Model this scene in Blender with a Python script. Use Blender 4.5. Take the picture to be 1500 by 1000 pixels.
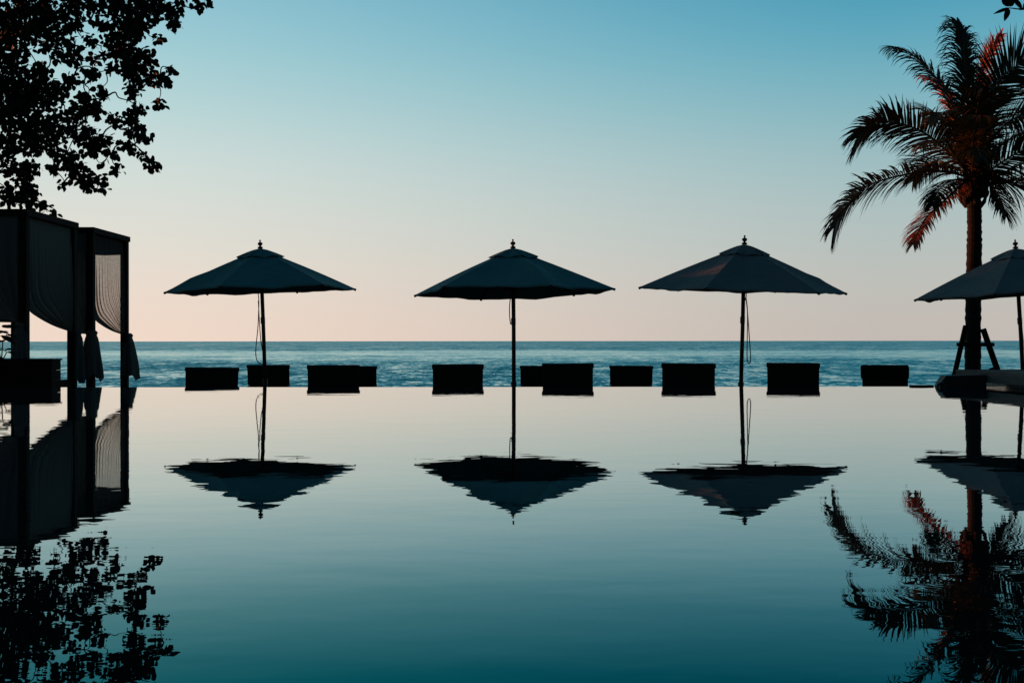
import bpy, bmesh, math, random
from mathutils import Vector, Matrix, Quaternion

for o in list(bpy.data.objects):
    bpy.data.objects.remove(o)
scene = bpy.context.scene
COL = scene.collection
R = math.radians
PI = math.pi

# ------------------------------------------------------------------ camera
F = 1700.0          # focal length in photograph pixels (photograph is 1500 wide)
CAM = 0.59          # camera height above the pool's water (z = 0)
HOR = 499.3         # row of the horizon
cam_d = bpy.data.cameras.new('camera')
cam_d.sensor_width = 36.0
cam_d.lens = 36.0 * F / 1500.0
cam_d.shift_y = (HOR - 500.0) / 1500.0
cam_d.clip_start = 0.05
cam_d.clip_end = 60000
cam = bpy.data.objects.new('camera', cam_d)
COL.objects.link(cam)
cam.location = (0, 0, CAM)
cam.rotation_euler = (R(90), R(0.0), 0)
cam.rotation_euler = (Matrix.Rotation(R(90), 4, 'X') @ Matrix.Rotation(R(-0.05), 4, 'Z')).to_euler()
scene.camera = cam


def P(px, py, d):
    """the point a photograph pixel shows at depth d"""
    return Vector(((px - 750.0) / F * d, d, CAM + (HOR - py) / F * d))


# ------------------------------------------------------------------ sky and sun
SUN_DIR = Vector((-0.86, 0.50, 0.0)).normalized()
SUN_EL = R(5.5)
sun_vec = Vector((SUN_DIR.x * math.cos(SUN_EL), SUN_DIR.y * math.cos(SUN_EL), math.sin(SUN_EL)))


def lin(c):
    return tuple((v / 255 / 12.92) if v / 255 <= 0.04045 else ((v / 255 + 0.055) / 1.055) ** 2.4 for v in c)


world = bpy.data.worlds.new("World")
scene.world = world
world.use_nodes = True
nt = world.node_tree
for n in list(nt.nodes):
    nt.nodes.remove(n)


def WN(t, **k):
    n = nt.nodes.new(t)
    for a, v in k.items():
        setattr(n, a, v)
    return n


def wmath(op, a, b=None, clamp=False):
    n = WN('ShaderNodeMath', operation=op)
    n.use_clamp = clamp
    for i, v in enumerate((a, b)):
        if v is None:
            continue
        if isinstance(v, (int, float)):
            n.inputs[i].default_value = v
        else:
            nt.links.new(v, n.inputs[i])
    return n.outputs[0]


def wmix(fac, a, b, blend='MIX'):
    n = WN('ShaderNodeMix', data_type='RGBA', blend_type=blend)
    for s, v in ((n.inputs[0], fac), (n.inputs[6], a), (n.inputs[7], b)):
        if isinstance(v, (int, float)):
            s.default_value = v
        elif isinstance(v, tuple):
            s.default_value = v
        else:
            nt.links.new(v, s)
    return n.outputs[2]


tc = WN('ShaderNodeTexCoord')
sep = WN('ShaderNodeSeparateXYZ')
nt.links.new(tc.outputs['Generated'], sep.inputs[0])
dx, dy, dz = sep.outputs
up = wmath('ABSOLUTE', dz)


def ramp(stops):
    r = WN('ShaderNodeValToRGB')
    r.color_ramp.interpolation = 'B_SPLINE'
    el = r.color_ramp.elements
    while len(el) > 1:
        el.remove(el[-1])
    el[0].position = stops[0][0]
    el[0].color = (*lin(stops[0][1]), 1)
    for p, c in stops[1:]:
        e = el.new(p)
        e.color = (*lin(c), 1)
    nt.links.new(up, r.inputs[0])
    return r.outputs[0]


# dusk sky: towards the sunken sun it stays pale, away from it it is deeper
sky_l = ramp([(0.0, (241, 217, 201)), (0.03, (238, 218, 204)), (0.08, (227, 222, 211)), (0.15, (208, 222, 219)),
              (0.22, (166, 208, 213)), (0.28, (142, 195, 211)), (0.36, (112, 172, 196)), (0.55, (50, 98, 126)), (1.0, (20, 52, 74))])
sky_r = ramp([(0.0, (196, 187, 180)), (0.03, (195, 190, 183)), (0.08, (185, 194, 191)), (0.15, (158, 191, 195)),
              (0.22, (108, 175, 192)), (0.28, (74, 157, 186)), (0.36, (52, 134, 166)), (0.55, (28, 78, 106)), (1.0, (15, 44, 66))])
horiz = wmath('SQRT', wmath('ADD', wmath('MULTIPLY', dx, dx), wmath('MULTIPLY', dy, dy)))
az = wmath('DIVIDE', dx, wmath('MAXIMUM', horiz, 0.001))
az01 = wmath('DIVIDE', wmath('ADD', az, 0.30), 0.60, clamp=True)
azs = wmath('MULTIPLY', wmath('MULTIPLY', az01, az01), wmath('SUBTRACT', 3.0, wmath('MULTIPLY', az01, 2.0)))
azm = wmath('ADD', wmath('MULTIPLY', azs, 0.4), wmath('MULTIPLY', az01, 0.6))
grad = wmix(1.0, wmix(azm, sky_l, sky_r), (1.035, 1.035, 1.03, 1), 'MULTIPLY')
# the landward half of the sky, behind the camera, is already dark
back = wmath('DIVIDE', wmath('ADD', dy, 0.45), 0.95, clamp=True)
grad = wmix(back, wmix(1.0, grad, (0.10, 0.17, 0.22, 1), 'MULTIPLY'), grad)
nish = WN('ShaderNodeTexSky', sky_type='NISHITA')
nish.sun_disc = False
nish.sun_elevation = SUN_EL
nish.sun_rotation = math.atan2(SUN_DIR.x, SUN_DIR.y)
nish.ozone_density = 3.0
nish_s = wmix(1.0, nish.outputs[0], (0.05, 0.05, 0.05, 1), 'MULTIPLY')
sky = wmix(0.05, grad, nish_s)
bg = WN('ShaderNodeBackground')
bg.inputs[1].default_value = 1.0
nt.links.new(sky, bg.inputs[0])
wo = WN('ShaderNodeOutputWorld')
nt.links.new(bg.outputs[0], wo.inputs[0])

sun_d = bpy.data.lights.new('sun', 'SUN')
sun_d.energy = 5.0
sun_d.angle = R(0.5)
sun_d.color = (1.0, 0.25, 0.09)
sun = bpy.data.objects.new('sun', sun_d)
COL.objects.link(sun)
sun.rotation_euler = (-sun_vec).to_track_quat('-Z', 'Y').to_euler()
sun.location = (-20, 20, 20)

vs = scene.view_settings
vs.view_transform = 'Standard'
vs.look = 'None'
vs.exposure = 0.0
vs.gamma = 1.0
scene.render.engine = 'CYCLES'
scene.cycles.max_bounces = 8
scene.cycles.transparent_max_bounces = 16

# ------------------------------------------------------------------ materials


class Mat:
    """a small node-material writer"""

    def __init__(s, name):
        s.m = bpy.data.materials.new(name)
        s.m.use_nodes = True
        s.t = s.m.node_tree
        s.b = s.t.nodes['Principled BSDF']
        s.out = s.t.nodes['Material Output']
        s._co = None

    def n(s, t, **k):
        n = s.t.nodes.new(t)
        for a, v in k.items():
            setattr(n, a, v)
        return n

    def l(s, a, b):
        s.t.links.new(a, b)

    def coord(s, kind='Object', scale=(1, 1, 1)):
        c = s.n('ShaderNodeTexCoord')
        m = s.n('ShaderNodeMapping')
        m.inputs['Scale'].default_value = scale
        s.l(c.outputs[kind], m.inputs[0])
        return m.outputs[0]

    def pos(s, scale=(1, 1, 1)):
        c = s.n('ShaderNodeNewGeometry')
        m = s.n('ShaderNodeMapping')
        m.inputs['Scale'].default_value = scale
        s.l(c.outputs['Position'], m.inputs[0])
        return m.outputs[0]

    def noise(s, co, scale, detail=3, rough=0.5, dist=0.0):
        n = s.n('ShaderNodeTexNoise')
        n.inputs['Scale'].default_value = scale
        n.inputs['Detail'].default_value = detail
        n.inputs['Roughness'].default_value = rough
        n.inputs['Distortion'].default_value = dist
        s.l(co, n.inputs['Vector'])
        return n.outputs['Fac']

    def ramp(s, fac, stops):
        r = s.n('ShaderNodeValToRGB')
        e = r.color_ramp.elements
        e[0].position, e[0].color = stops[0][0], (*stops[0][1], 1)
        e[1].position, e[1].color = stops[-1][0], (*stops[-1][1], 1)
        for p, c in stops[1:-1]:
            x = e.new(p)
            x.color = (*c, 1)
        s.l(fac, r.inputs[0])
        return r.outputs[0]

    def math(s, op, a, b=None, clamp=False):
        n = s.n('ShaderNodeMath', operation=op)
        n.use_clamp = clamp
        for i, v in enumerate((a, b)):
            if v is None:
                continue
            if isinstance(v, (int, float)):
                n.inputs[i].default_value = v
            else:
                s.l(v, n.inputs[i])
        return n.outputs[0]

    def bump(s, h, dist, strength=1.0, normal=None):
        b = s.n('ShaderNodeBump')
        b.inputs['Strength'].default_value = strength
        b.inputs['Distance'].default_value = dist
        s.l(h, b.inputs['Height'])
        if normal:
            s.l(normal, b.inputs['Normal'])
        return b.outputs[0]

    def set(s, **k):
        for a, v in k.items():
            s.b.inputs[a.replace('_', ' ')].default_value = v


def plain(name, c1, c2, scale=8, rough=0.7, bump=0.0, bscale=60, stretch=(1, 1, 1), spec=0.3):
    m = Mat(name)
    co = m.coord('Object', stretch)
    m.l(m.ramp(m.noise(co, scale, 4, 0.6), [(0.3, c1), (0.7, c2)]), m.b.inputs['Base Color'])
    m.set(Roughness=rough)
    m.b.inputs['Specular IOR Level'].default_value = spec
    if bump:
        m.l(m.bump(m.noise(co, bscale, 3, 0.6), bump), m.b.inputs['Normal'])
    return m.m


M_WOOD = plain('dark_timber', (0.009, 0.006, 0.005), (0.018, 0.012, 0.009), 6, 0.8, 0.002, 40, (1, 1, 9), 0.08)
M_PLANK = plain('deck_timber', (0.07, 0.068, 0.06), (0.14, 0.13, 0.115), 4, 0.75, 0.004, 30, (9, 1, 9), 0.15)
M_POLE = plain('varnished_pole', (0.030, 0.017, 0.010), (0.060, 0.034, 0.020), 5, 0.4, 0.0008, 60, (8, 8, 1))
M_METAL = plain('dark_metal', (0.02, 0.02, 0.02), (0.04, 0.038, 0.035), 20, 0.35)
M_CORD = plain('cord', (0.03, 0.03, 0.028), (0.06, 0.058, 0.05), 90, 0.9)
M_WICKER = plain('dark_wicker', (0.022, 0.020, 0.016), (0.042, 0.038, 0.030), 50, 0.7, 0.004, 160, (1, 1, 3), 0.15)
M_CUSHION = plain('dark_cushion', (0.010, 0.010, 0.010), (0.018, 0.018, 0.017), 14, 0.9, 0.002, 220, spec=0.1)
M_STONE = plain('dark_stone', (0.010, 0.010, 0.009), (0.028, 0.027, 0.024), 5, 0.55, 0.01, 14)
M_BARK = plain('bark', (0.035, 0.026, 0.018), (0.10, 0.075, 0.055), 9, 0.9, 0.02, 22, (1, 1, 0.35))
M_PALMBARK = plain('palm_bark', (0.008, 0.0065, 0.0055), (0.022, 0.017, 0.014), 9, 0.9, 0.02, 22, (1, 1, 2.5))
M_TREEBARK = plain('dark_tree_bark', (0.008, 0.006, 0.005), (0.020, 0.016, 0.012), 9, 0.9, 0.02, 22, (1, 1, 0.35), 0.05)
M_SAND = plain('sand', (0.20, 0.16, 0.115), (0.30, 0.25, 0.19), 0.8, 0.95, 0.01, 5)
M_TERRACE = plain('terrace_stone', (0.05, 0.047, 0.042), (0.11, 0.10, 0.09), 1.5, 0.85, 0.004, 25)
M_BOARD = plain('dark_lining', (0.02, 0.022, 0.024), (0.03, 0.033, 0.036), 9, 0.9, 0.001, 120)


def canvas(name, c1, c2):
    m = Mat(name)
    co = m.coord('Object')
    m.l(m.ramp(m.noise(co, 2.2, 5, 0.65, 0.6), [(0.25, c1), (0.75, c2)]), m.b.inputs['Base Color'])
    m.set(Roughness=0.85)
    m.b.inputs['Specular IOR Level'].default_value = 0.15
    wr = m.noise(m.coord('Object', (1, 1, 3)), 3.0, 4, 0.55, 0.8)
    wv = m.noise(co, 260, 2)
    m.l(m.bump(wv, 0.0008, 0.6, m.bump(wr, 0.03, 0.8)), m.b.inputs['Normal'])
    return m.m


M_CANVAS = canvas('parasol_canvas', (0.055, 0.20, 0.195), (0.09, 0.25, 0.24))
M_CANVAS_G = canvas('grey_parasol_canvas', (0.155, 0.175, 0.165), (0.21, 0.225, 0.21))


def leafmat(name, stops, trans=0.25, scale=3.0, rough=0.5):
    m = Mat(name)
    geo = m.n('ShaderNodeNewGeometry')
    c = m.ramp(geo.outputs['Random Per Island'], stops)
    nz = m.noise(m.coord('Object'), scale, 3)
    mx = m.n('ShaderNodeMix', data_type='RGBA', blend_type='MULTIPLY')
    mx.inputs[0].default_value = 0.6
    m.l(c, mx.inputs[6])
    m.l(m.ramp(nz, [(0.3, (0.55, 0.55, 0.5)), (0.7, (1.2, 1.15, 1.0))]), mx.inputs[7])
    m.l(mx.outputs[2], m.b.inputs['Base Color'])
    m.set(Roughness=rough)
    m.b.inputs['Specular IOR Level'].default_value = 0.2
    if trans:
        tr = m.n('ShaderNodeBsdfTranslucent')
        m.l(mx.outputs[2], tr.inputs[0])
        ms = m.n('ShaderNodeMixShader')
        ms.inputs[0].default_value = trans
        m.l(m.b.outputs[0], ms.inputs[1])
        m.l(tr.outputs[0], ms.inputs[2])
        m.l(ms.outputs[0], m.out.inputs[0])
    return m.m


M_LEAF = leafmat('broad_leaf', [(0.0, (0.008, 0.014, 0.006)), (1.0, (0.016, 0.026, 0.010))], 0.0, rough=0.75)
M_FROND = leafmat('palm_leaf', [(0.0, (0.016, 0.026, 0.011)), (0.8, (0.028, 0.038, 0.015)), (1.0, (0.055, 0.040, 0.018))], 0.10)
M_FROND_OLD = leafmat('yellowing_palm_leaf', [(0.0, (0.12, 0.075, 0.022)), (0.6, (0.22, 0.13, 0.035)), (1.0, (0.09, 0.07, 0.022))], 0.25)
M_FROND_DEAD_LIT = leafmat('dead_sunlit_palm_leaf', [(0.0, (0.55, 0.16, 0.09)), (0.6, (0.68, 0.21, 0.11)), (1.0, (0.38, 0.11, 0.06))], 0.45)  # dead red-brown leaf, its red brightened to stand in for strong sunlight
M_RACHIS = plain('palm_rib', (0.06, 0.06, 0.035), (0.11, 0.10, 0.06), 8, 0.5)


def sheer(name, c, tfac, weave=True):
    m = Mat(name)
    co = m.coord('Object')
    m.set(**{'Roughness': 0.95})
    m.b.inputs['Base Color'].default_value = (*c, 1)
    m.b.inputs['Specular IOR Level'].default_value = 0.05
    tl = m.n('ShaderNodeBsdfTranslucent')
    tl.inputs[0].default_value = (*c, 1)
    a = m.n('ShaderNodeMixShader')
    a.inputs[0].default_value = 0.4
    m.l(m.b.outputs[0], a.inputs[1])
    m.l(tl.outputs[0], a.inputs[2])
    if tfac:
        tp = m.n('ShaderNodeBsdfTransparent')
        tp.inputs[0].default_value = (1, 0.93, 0.88, 1)
        x = m.n('ShaderNodeMixShader')
        nz = m.noise(m.coord('Object', (6, 6, 40)), 1.0, 3, 0.6)
        fac = m.math('MULTIPLY', m.math('ADD', m.math('MULTIPLY', nz, 0.9), 0.55), tfac, True)
        # a cloth seen edge-on lets less through
        lw = m.n('ShaderNodeLayerWeight')
        lw.inputs[0].default_value = 0.35
        fac = m.math('MULTIPLY', fac, m.math('SUBTRACT', 1.0, m.math('MULTIPLY', lw.outputs['Facing'], 0.55)))
        m.l(fac, x.inputs[0])
        m.l(a.outputs[0], x.inputs[1])
        m.l(tp.outputs[0], x.inputs[2])
        m.l(x.outputs[0], m.out.inputs[0])
    else:
        m.l(a.outputs[0], m.out.inputs[0])
    return m.m


M_SHEER = sheer('sheer_cloth', (0.10, 0.085, 0.075), 0.42)
M_LINED = sheer('lined_cloth', (0.16, 0.17, 0.155), 0.0)
M_VALANCE = sheer('blue_valance_cloth', (0.03, 0.06, 0.09), 0.0)


def water_pool():
    """still water over a dark basin: a mirror at grazing angles, deep teal where one looks down into it"""
    m = Mat('pool_water')
    h1 = m.noise(m.pos((0.55, 1.0, 1)), 8.0, 2, 0.45, 0.3)
    h2 = m.noise(m.pos((0.6, 1.0, 1)), 2.2, 2, 0.5, 0.2)
    nrm = m.bump(h2, 0.0011, 1.0)
    nrm = m.bump(h1, 0.00027, 1.0, nrm)
    fr = m.n('ShaderNodeFresnel')
    fr.inputs['IOR'].default_value = 1.333
    m.l(nrm, fr.inputs['Normal'])
    col = m.ramp(fr.outputs[0], [(0.0, (0.0, 0.01, 0.012)), (0.10, (0.0, 0.07, 0.08)), (0.19, (0.004, 0.150, 0.158)), (0.27, (0.16, 0.295, 0.31)),
                                 (0.344, (0.36, 0.465, 0.485)), (0.483, (0.645, 0.70, 0.69)), (0.688, (0.875, 0.875, 0.845)), (1.0, (1, 1, 1))])
    gl = m.n('ShaderNodeBsdfGlossy')
    gl.inputs['Roughness'].default_value = 0.0
    m.l(col, gl.inputs['Color'])
    m.l(nrm, gl.inputs['Normal'])
    df = m.n('ShaderNodeBsdfDiffuse')
    df.inputs[0].default_value = (0.0005, 0.004, 0.006, 1)
    ad = m.n('ShaderNodeAddShader')
    m.l(gl.outputs[0], ad.inputs[0])
    m.l(df.outputs[0], ad.inputs[1])
    m.l(ad.outputs[0], m.out.inputs[0])
    return m.m


def water_sea():
    m = Mat('sea_water')
    geo = m.n('ShaderNodeNewGeometry')
    sp = m.n('ShaderNodeSeparateXYZ')
    m.l(geo.outputs['Position'], sp.inputs[0])
    y = sp.outputs[1]

    def slope(sx, sy, amp, detail, dist):
        n = m.n('ShaderNodeTexNoise')
        n.inputs['Scale'].default_value = 1.0
        n.inputs['Detail'].default_value = detail
        n.inputs['Roughness'].default_value = 0.6
        n.inputs['Distortion'].default_value = dist
        m.l(m.pos((sx, sy, 1)), n.inputs['Vector'])
        v = m.n('ShaderNodeVectorMath', operation='SUBTRACT')
        m.l(n.outputs['Color'], v.inputs[0])
        v.inputs[1].default_value = (0.5, 0.5, 0.5)
        w = m.n('ShaderNodeVectorMath', operation='MULTIPLY')
        m.l(v.outputs[0], w.inputs[0])
        w.inputs[1].default_value = (amp * 0.6, amp, 0)
        return w.outputs[0]

    def add(a, b):
        n = m.n('ShaderNodeVectorMath', operation='ADD')
        m.l(a, n.inputs[0])
        if isinstance(b, tuple):
            n.inputs[1].default_value = b
        else:
            m.l(b, n.inputs[1])
        return n.outputs[0]

    sl = add(slope(2.6, 0.75, 0.60, 2, 0.3), add(slope(0.9, 0.32, 0.60, 3, 0.3), add(slope(0.26, 0.10, 0.55, 3, 0.6), slope(0.045, 0.020, 0.40, 4, 0.8))))
    # slicks of calmer water lie in long patches some 230 to 450 m out
    patch = m.noise(m.pos((0.010, 0.020, 1)), 1.0, 4, 0.6, 0.8)
    yy = m.math('ADD', y, m.math('MULTIPLY', m.math('SUBTRACT', m.noise(m.pos((0.012, 0.006, 1)), 1.0, 3, 0.6), 0.5), 190.0))
    band = m.ramp(m.math('DIVIDE', yy, 1000.0, True),
                  [(0.0, (0.0,) * 3), (0.14, (0.10,) * 3), (0.21, (0.42,) * 3), (0.29, (0.78,) * 3), (0.38, (0.80,) * 3), (0.44, (0.55,) * 3), (0.47, (0.05,) * 3), (0.55, (0.0,) * 3), (1.0, (0.0,) * 3)])
    calm = m.ramp(m.math('ADD', m.math('MULTIPLY', band, 0.6), m.math('MULTIPLY', patch, 0.7)), [(0.42, (0,) * 3), (0.85, (1,) * 3)])
    st = m.math('SUBTRACT', 1.0, m.math('MULTIPLY', calm, 0.72))
    # waves running ashore are steeper on their shoreward side
    sl = add(sl, (0.0, -0.17, 0.0))
    sc = m.n('ShaderNodeVectorMath', operation='SCALE')
    m.l(sl, sc.inputs[0])
    m.l(st, sc.inputs['Scale'])
    nv = m.n('ShaderNodeVectorMath', operation='NORMALIZE')
    m.l(add(sc.outputs[0], (0.0, 0.0, 1.0)), nv.inputs[0])
    fr = m.n('ShaderNodeFresnel')
    fr.inputs['IOR'].default_value = 1.333
    m.l(nv.outputs[0], fr.inputs['Normal'])
    gl = m.n('ShaderNodeBsdfGlossy')
    gl.inputs['Roughness'].default_value = 0.15
    gl.inputs['Color'].default_value = (0.80, 1.0, 1.0, 1)
    m.l(nv.outputs[0], gl.inputs['Normal'])
    df = m.n('ShaderNodeBsdfDiffuse')
    m.l(m.ramp(calm, [(0.0, (0.004, 0.46, 0.55)), (1.0, (0.05, 0.52, 0.54))]), df.inputs['Color'])
    mx = m.n('ShaderNodeMixShader')
    m.l(m.math('MULTIPLY', fr.outputs[0], 0.95), mx.inputs[0])
    m.l(df.outputs[0], mx.inputs[1])
    m.l(gl.outputs[0], mx.inputs[2])
    m.l(mx.outputs[0], m.out.inputs[0])
    return m.m


M_POOL = water_pool()
M_SEA = water_sea()


def tile_mat():
    m = Mat('waterline_tile')
    co = m.coord('Object')
    br = m.n('ShaderNodeTexBrick')
    br.offset = 0.0
    br.inputs['Color1'].default_value = (0.10, 0.12, 0.11, 1)
    br.inputs['Color2'].default_value = (0.16, 0.18, 0.165, 1)
    br.inputs['Mortar'].default_value = (0.02, 0.02, 0.02, 1)
    br.inputs['Scale'].default_value = 1.0
    br.inputs['Mortar Size'].default_value = 0.006
    br.inputs['Brick Width'].default_value = 0.10
    br.inputs['Row Height'].default_value = 0.05
    sw = m.n('ShaderNodeSeparateXYZ')
    cb = m.n('ShaderNodeCombineXYZ')
    m.l(co, sw.inputs[0])
    m.l(sw.outputs[1], cb.inputs[0])
    m.l(sw.outputs[2], cb.inputs[1])
    m.l(cb.outputs[0], br.inputs[0])
    m.l(br.outputs[0], m.b.inputs['Base Color'])
    m.set(Roughness=0.15)
    return m.m


M_TILE = tile_mat()

# ------------------------------------------------------------------ builders


def tag(o, label=None, cat=None, group=None, kind=None):
    if label:
        o['label'] = label
    if cat:
        o['category'] = cat
    if group:
        o['group'] = group
    if kind:
        o['kind'] = kind
    return o


def empty(name, loc, rot=(0, 0, 0)):
    o = bpy.data.objects.new(name, None)
    COL.objects.link(o)
    o.location = loc
    o.rotation_euler = rot
    o.empty_display_size = 0.2
    return o


class MB:
    """collects shapes and links them as one mesh object"""

    def __init__(s):
        s.v, s.f = [], []

    def add(s, vs_, fs):
        k = len(s.v)
        s.v += [tuple(p) for p in vs_]
        s.f += [tuple(i + k for i in f) for f in fs]

    def box(s, a, b, m=None):
        (x0, y0, z0), (x1, y1, z1) = a, b
        p = [(x0, y0, z0), (x1, y0, z0), (x1, y1, z0), (x0, y1, z0), (x0, y0, z1), (x1, y0, z1), (x1, y1, z1), (x0, y1, z1)]
        if m is not None:
            p = [m @ Vector(q) for q in p]
        s.add(p, [(0, 3, 2, 1), (4, 5, 6, 7), (0, 1, 5, 4), (1, 2, 6, 5), (2, 3, 7, 6), (3, 0, 4, 7)])

    def tube(s, pts, rad, n=8, cap=True):
        pts = [Vector(p) for p in pts]
        if not isinstance(rad, (list, tuple)):
            rad = [rad] * len(pts)
        rings = []
        prev = None
        for i, p in enumerate(pts):
            t = (pts[min(i + 1, len(pts) - 1)] - pts[max(i - 1, 0)]).normalized()
            if prev is None:
                a = Vector((1, 0, 0)) if abs(t.x) < 0.8 else Vector((0, 1, 0))
                u = t.cross(a).normalized()
            else:
                u = (prev - t * prev.dot(t)).normalized()
            prev = u
            w = t.cross(u)
            rings.append([p + (u * math.cos(2 * PI * k / n) + w * math.sin(2 * PI * k / n)) * rad[i] for k in range(n)])
        vs_ = [q for r in rings for q in r]
        fs = []
        for i in range(len(rings) - 1):
            for k in range(n):
                fs.append((i * n + k, i * n + (k + 1) % n, (i + 1) * n + (k + 1) % n, (i + 1) * n + k))
        if cap:
            fs.append(tuple(range(n - 1, -1, -1)))
            fs.append(tuple((len(rings) - 1) * n + k for k in range(n)))
        s.add(vs_, fs)

    def lathe(s, prof, n=16, c=(0, 0, 0)):
        vs_ = [(c[0] + r * math.cos(2 * PI * k / n), c[1] + r * math.sin(2 * PI * k / n), c[2] + z) for r, z in prof for k in range(n)]
        fs = []
        for i in range(len(prof) - 1):
            for k in range(n):
                fs.append((i * n + k, i * n + (k + 1) % n, (i + 1) * n + (k + 1) % n, (i + 1) * n + k))
        fs.append(tuple(range(n - 1, -1, -1)))
        fs.append(tuple((len(prof) - 1) * n + k for k in range(n)))
        s.add(vs_, fs)

    def grid(s, fn, nu, nv):
        vs_ = [fn(i / nu, j / nv) for j in range(nv + 1) for i in range(nu + 1)]
        fs = [(j * (nu + 1) + i, j * (nu + 1) + i + 1, (j + 1) * (nu + 1) + i + 1, (j + 1) * (nu + 1) + i) for j in range(nv) for i in range(nu)]
        s.add(vs_, fs)

    def build(s, name, mat, parent=None, smooth=False, bevel=0.0, loc=None, solid=0.0):
        me = bpy.data.meshes.new(name)
        me.from_pydata(s.v, [], s.f)
        me.materials.append(mat)
        if bevel or solid:
            bm = bmesh.new()
            bm.from_mesh(me)
            if bevel:
                bmesh.ops.bevel(bm, geom=bm.edges[:], offset=bevel, segments=2, affect='EDGES', profile=0.6)
            if solid:
                bmesh.ops.solidify(bm, geom=bm.faces[:], thickness=solid)
            bm.to_mesh(me)
            bm.free()
        if smooth:
            me.polygons.foreach_set('use_smooth', [True] * len(me.polygons))
        me.update()
        o = bpy.data.objects.new(name, me)
        COL.objects.link(o)
        if parent is not None:
            o.parent = parent
        if loc is not None:
            o.location = loc
        return o


# ------------------------------------------------------------------ the setting
GZ = -0.42                     # the lower terrace beyond the pool's edge
EDGE = 14.92                   # the pool's overflowing far edge
WL, WR = -12.5, 6.20           # the pool's side walls
NEAR = 0.7


def ground_z(y):
    if y < 25.3:
        return GZ
    if y < 30:
        return GZ - (y - 25.3) / 4.7 * 0.75
    if y < 60:
        return -1.17 - (y - 30) / 30 * 1.55
    return -2.72 - (y - 60) / 30 * 1.2


mb = MB()
ys = [-400, -60, -10, 0, 8, 14, 18, 22, 25.3]
xs = [-600, -80, -20, -8, 0, 8, 20, 80, 600]
mb.add([(x, y, ground_z(y)) for y in ys for x in xs],
       [(j * 9 + i, j * 9 + i + 1, (j + 1) * 9 + i + 1, (j + 1) * 9 + i) for j in range(len(ys) - 1) for i in range(8)])
tag(mb.build('terrace', M_TERRACE), kind='structure')
random.seed(3)
mb = MB()
ys = [25.3, 26.5, 28, 30, 34, 40, 48, 60, 75, 95]
xs = [-600, -200, -80, -40, -20, -10, 0, 10, 20, 40, 80, 200, 600]
mb.add([(x, y, ground_z(y) - (0.0 if y < 26 else random.uniform(0, 0.06))) for y in ys for x in xs],
       [(j * 13 + i, j * 13 + i + 1, (j + 1) * 13 + i + 1, (j + 1) * 13 + i) for j in range(len(ys) - 1) for i in range(12)])
tag(mb.build('beach', M_SAND, smooth=True), kind='structure')

mb = MB()
SEA = -3.0
sy = [68, 120, 250, 500, 1000, 3000, 9000, 30000]
sx = [-30000, -6000, -1000, -200, 0, 200, 1000, 6000, 30000]
mb.add([(x, y, SEA) for y in sy for x in sx],
       [(j * 9 + i, j * 9 + i + 1, (j + 1) * 9 + i + 1, (j + 1) * 9 + i) for j in range(7) for i in range(8)])
tag(mb.build('sea', M_SEA), kind='structure')

mb = MB()
mb.add([(WL, NEAR, 0), (WR, NEAR, 0), (WR, EDGE, 0), (WL, EDGE, 0)], [(0, 1, 2, 3)])
tag(mb.build('pool_water', M_POOL), kind='structure')

mb = MB()
mb.box((WL - 0.2, EDGE - 0.16, GZ - 0.2), (6.0, EDGE + 0.012, -0.004))
tag(mb.build('pool_edge_wall', M_STONE), 'low dark stone wall the still pool spills over, in front of the loungers', 'wall')
mb = MB()
mb.box((WL - 0.4, NEAR, GZ - 0.2), (WL, EDGE - 0.17, 0.06))
mb.box((WL - 0.4, NEAR - 0.4, GZ - 0.2), (WR, NEAR, 0.04))
tag(mb.build('pool_kerb', M_STONE), kind='structure')

# raised timber deck along the right-hand side of the pool
dk = empty('pool_deck', (10, 8, GZ))
tag(dk, kind='structure')


def at_world(o, parent):
    o.parent = parent
    o.matrix_parent_inverse = Matrix.Translation(parent.location).inverted() if parent.rotation_euler.to_quaternion().angle < 1e-6 else parent.matrix_basis.inverted()
    return o


mb = MB()
nb = 62
for i in range(nb):
    x0 = 6.11 + i * 0.142
    mb.box((x0, NEAR - 3, 0.155), (x0 + 0.136, 15.79, 0.19))
at_world(mb.build('deck_boards', M_PLANK), dk)
mb = MB()
mb.box((6.04, NEAR - 3, 0.055), (6.105, 15.80, 0.197))
mb.box((6.105, 15.795, 0.055), (15.0, 15.85, 0.197))
at_world(mb.build('fascia_board', M_PLANK, bevel=0.006), dk)
mb = MB()
mb.box((6.19, NEAR - 3, GZ - 0.2), (15.0, 15.75, 0.15))
at_world(mb.build('tiled_pool_side', M_TILE), dk)

# dark stone block closing the overflow edge at the deck
eb = empty('edge_block', (5.8, 15.0, GZ))
tag(eb, 'dark chamfered stone block ending the pool edge beside the timber deck', 'stone block')
mb = MB()
prof = [(5.42, -0.42), (5.42, -0.03), (5.455, 0.06), (5.515, 0.145), (6.03, 0.155), (6.03, -0.42)]
y0, y1 = 14.74, 14.94
vs_ = [(x, y0, z) for x, z in prof] + [(x, y1, z) for x, z in prof]
n = len(prof)
mb.add(vs_, [tuple(range(n - 1, -1, -1)), tuple(range(n, 2 * n))] + [(i, (i + 1) % n, (i + 1) % n + n, i + n) for i in range(n)])
at_world(mb.build('block', M_STONE, bevel=0.012), eb)
mb = MB()
mb.tube([(5.42 + 0.05 * math.cos(a), 14.66 , -0.012 + 0.062 * math.sin(a)) for a in [k * PI / 8 for k in range(-1, 15)]], 0.018, 8)
at_world(mb.build('pipe_ring', M_METAL, smooth=True), eb)
mb = MB()
mb.box((5.13, 14.90, -0.1), (5.415, 14.99, 0.018))
at_world(mb.build('raised_lip', M_STONE), eb)

# ------------------------------------------------------------------ parasols


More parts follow.
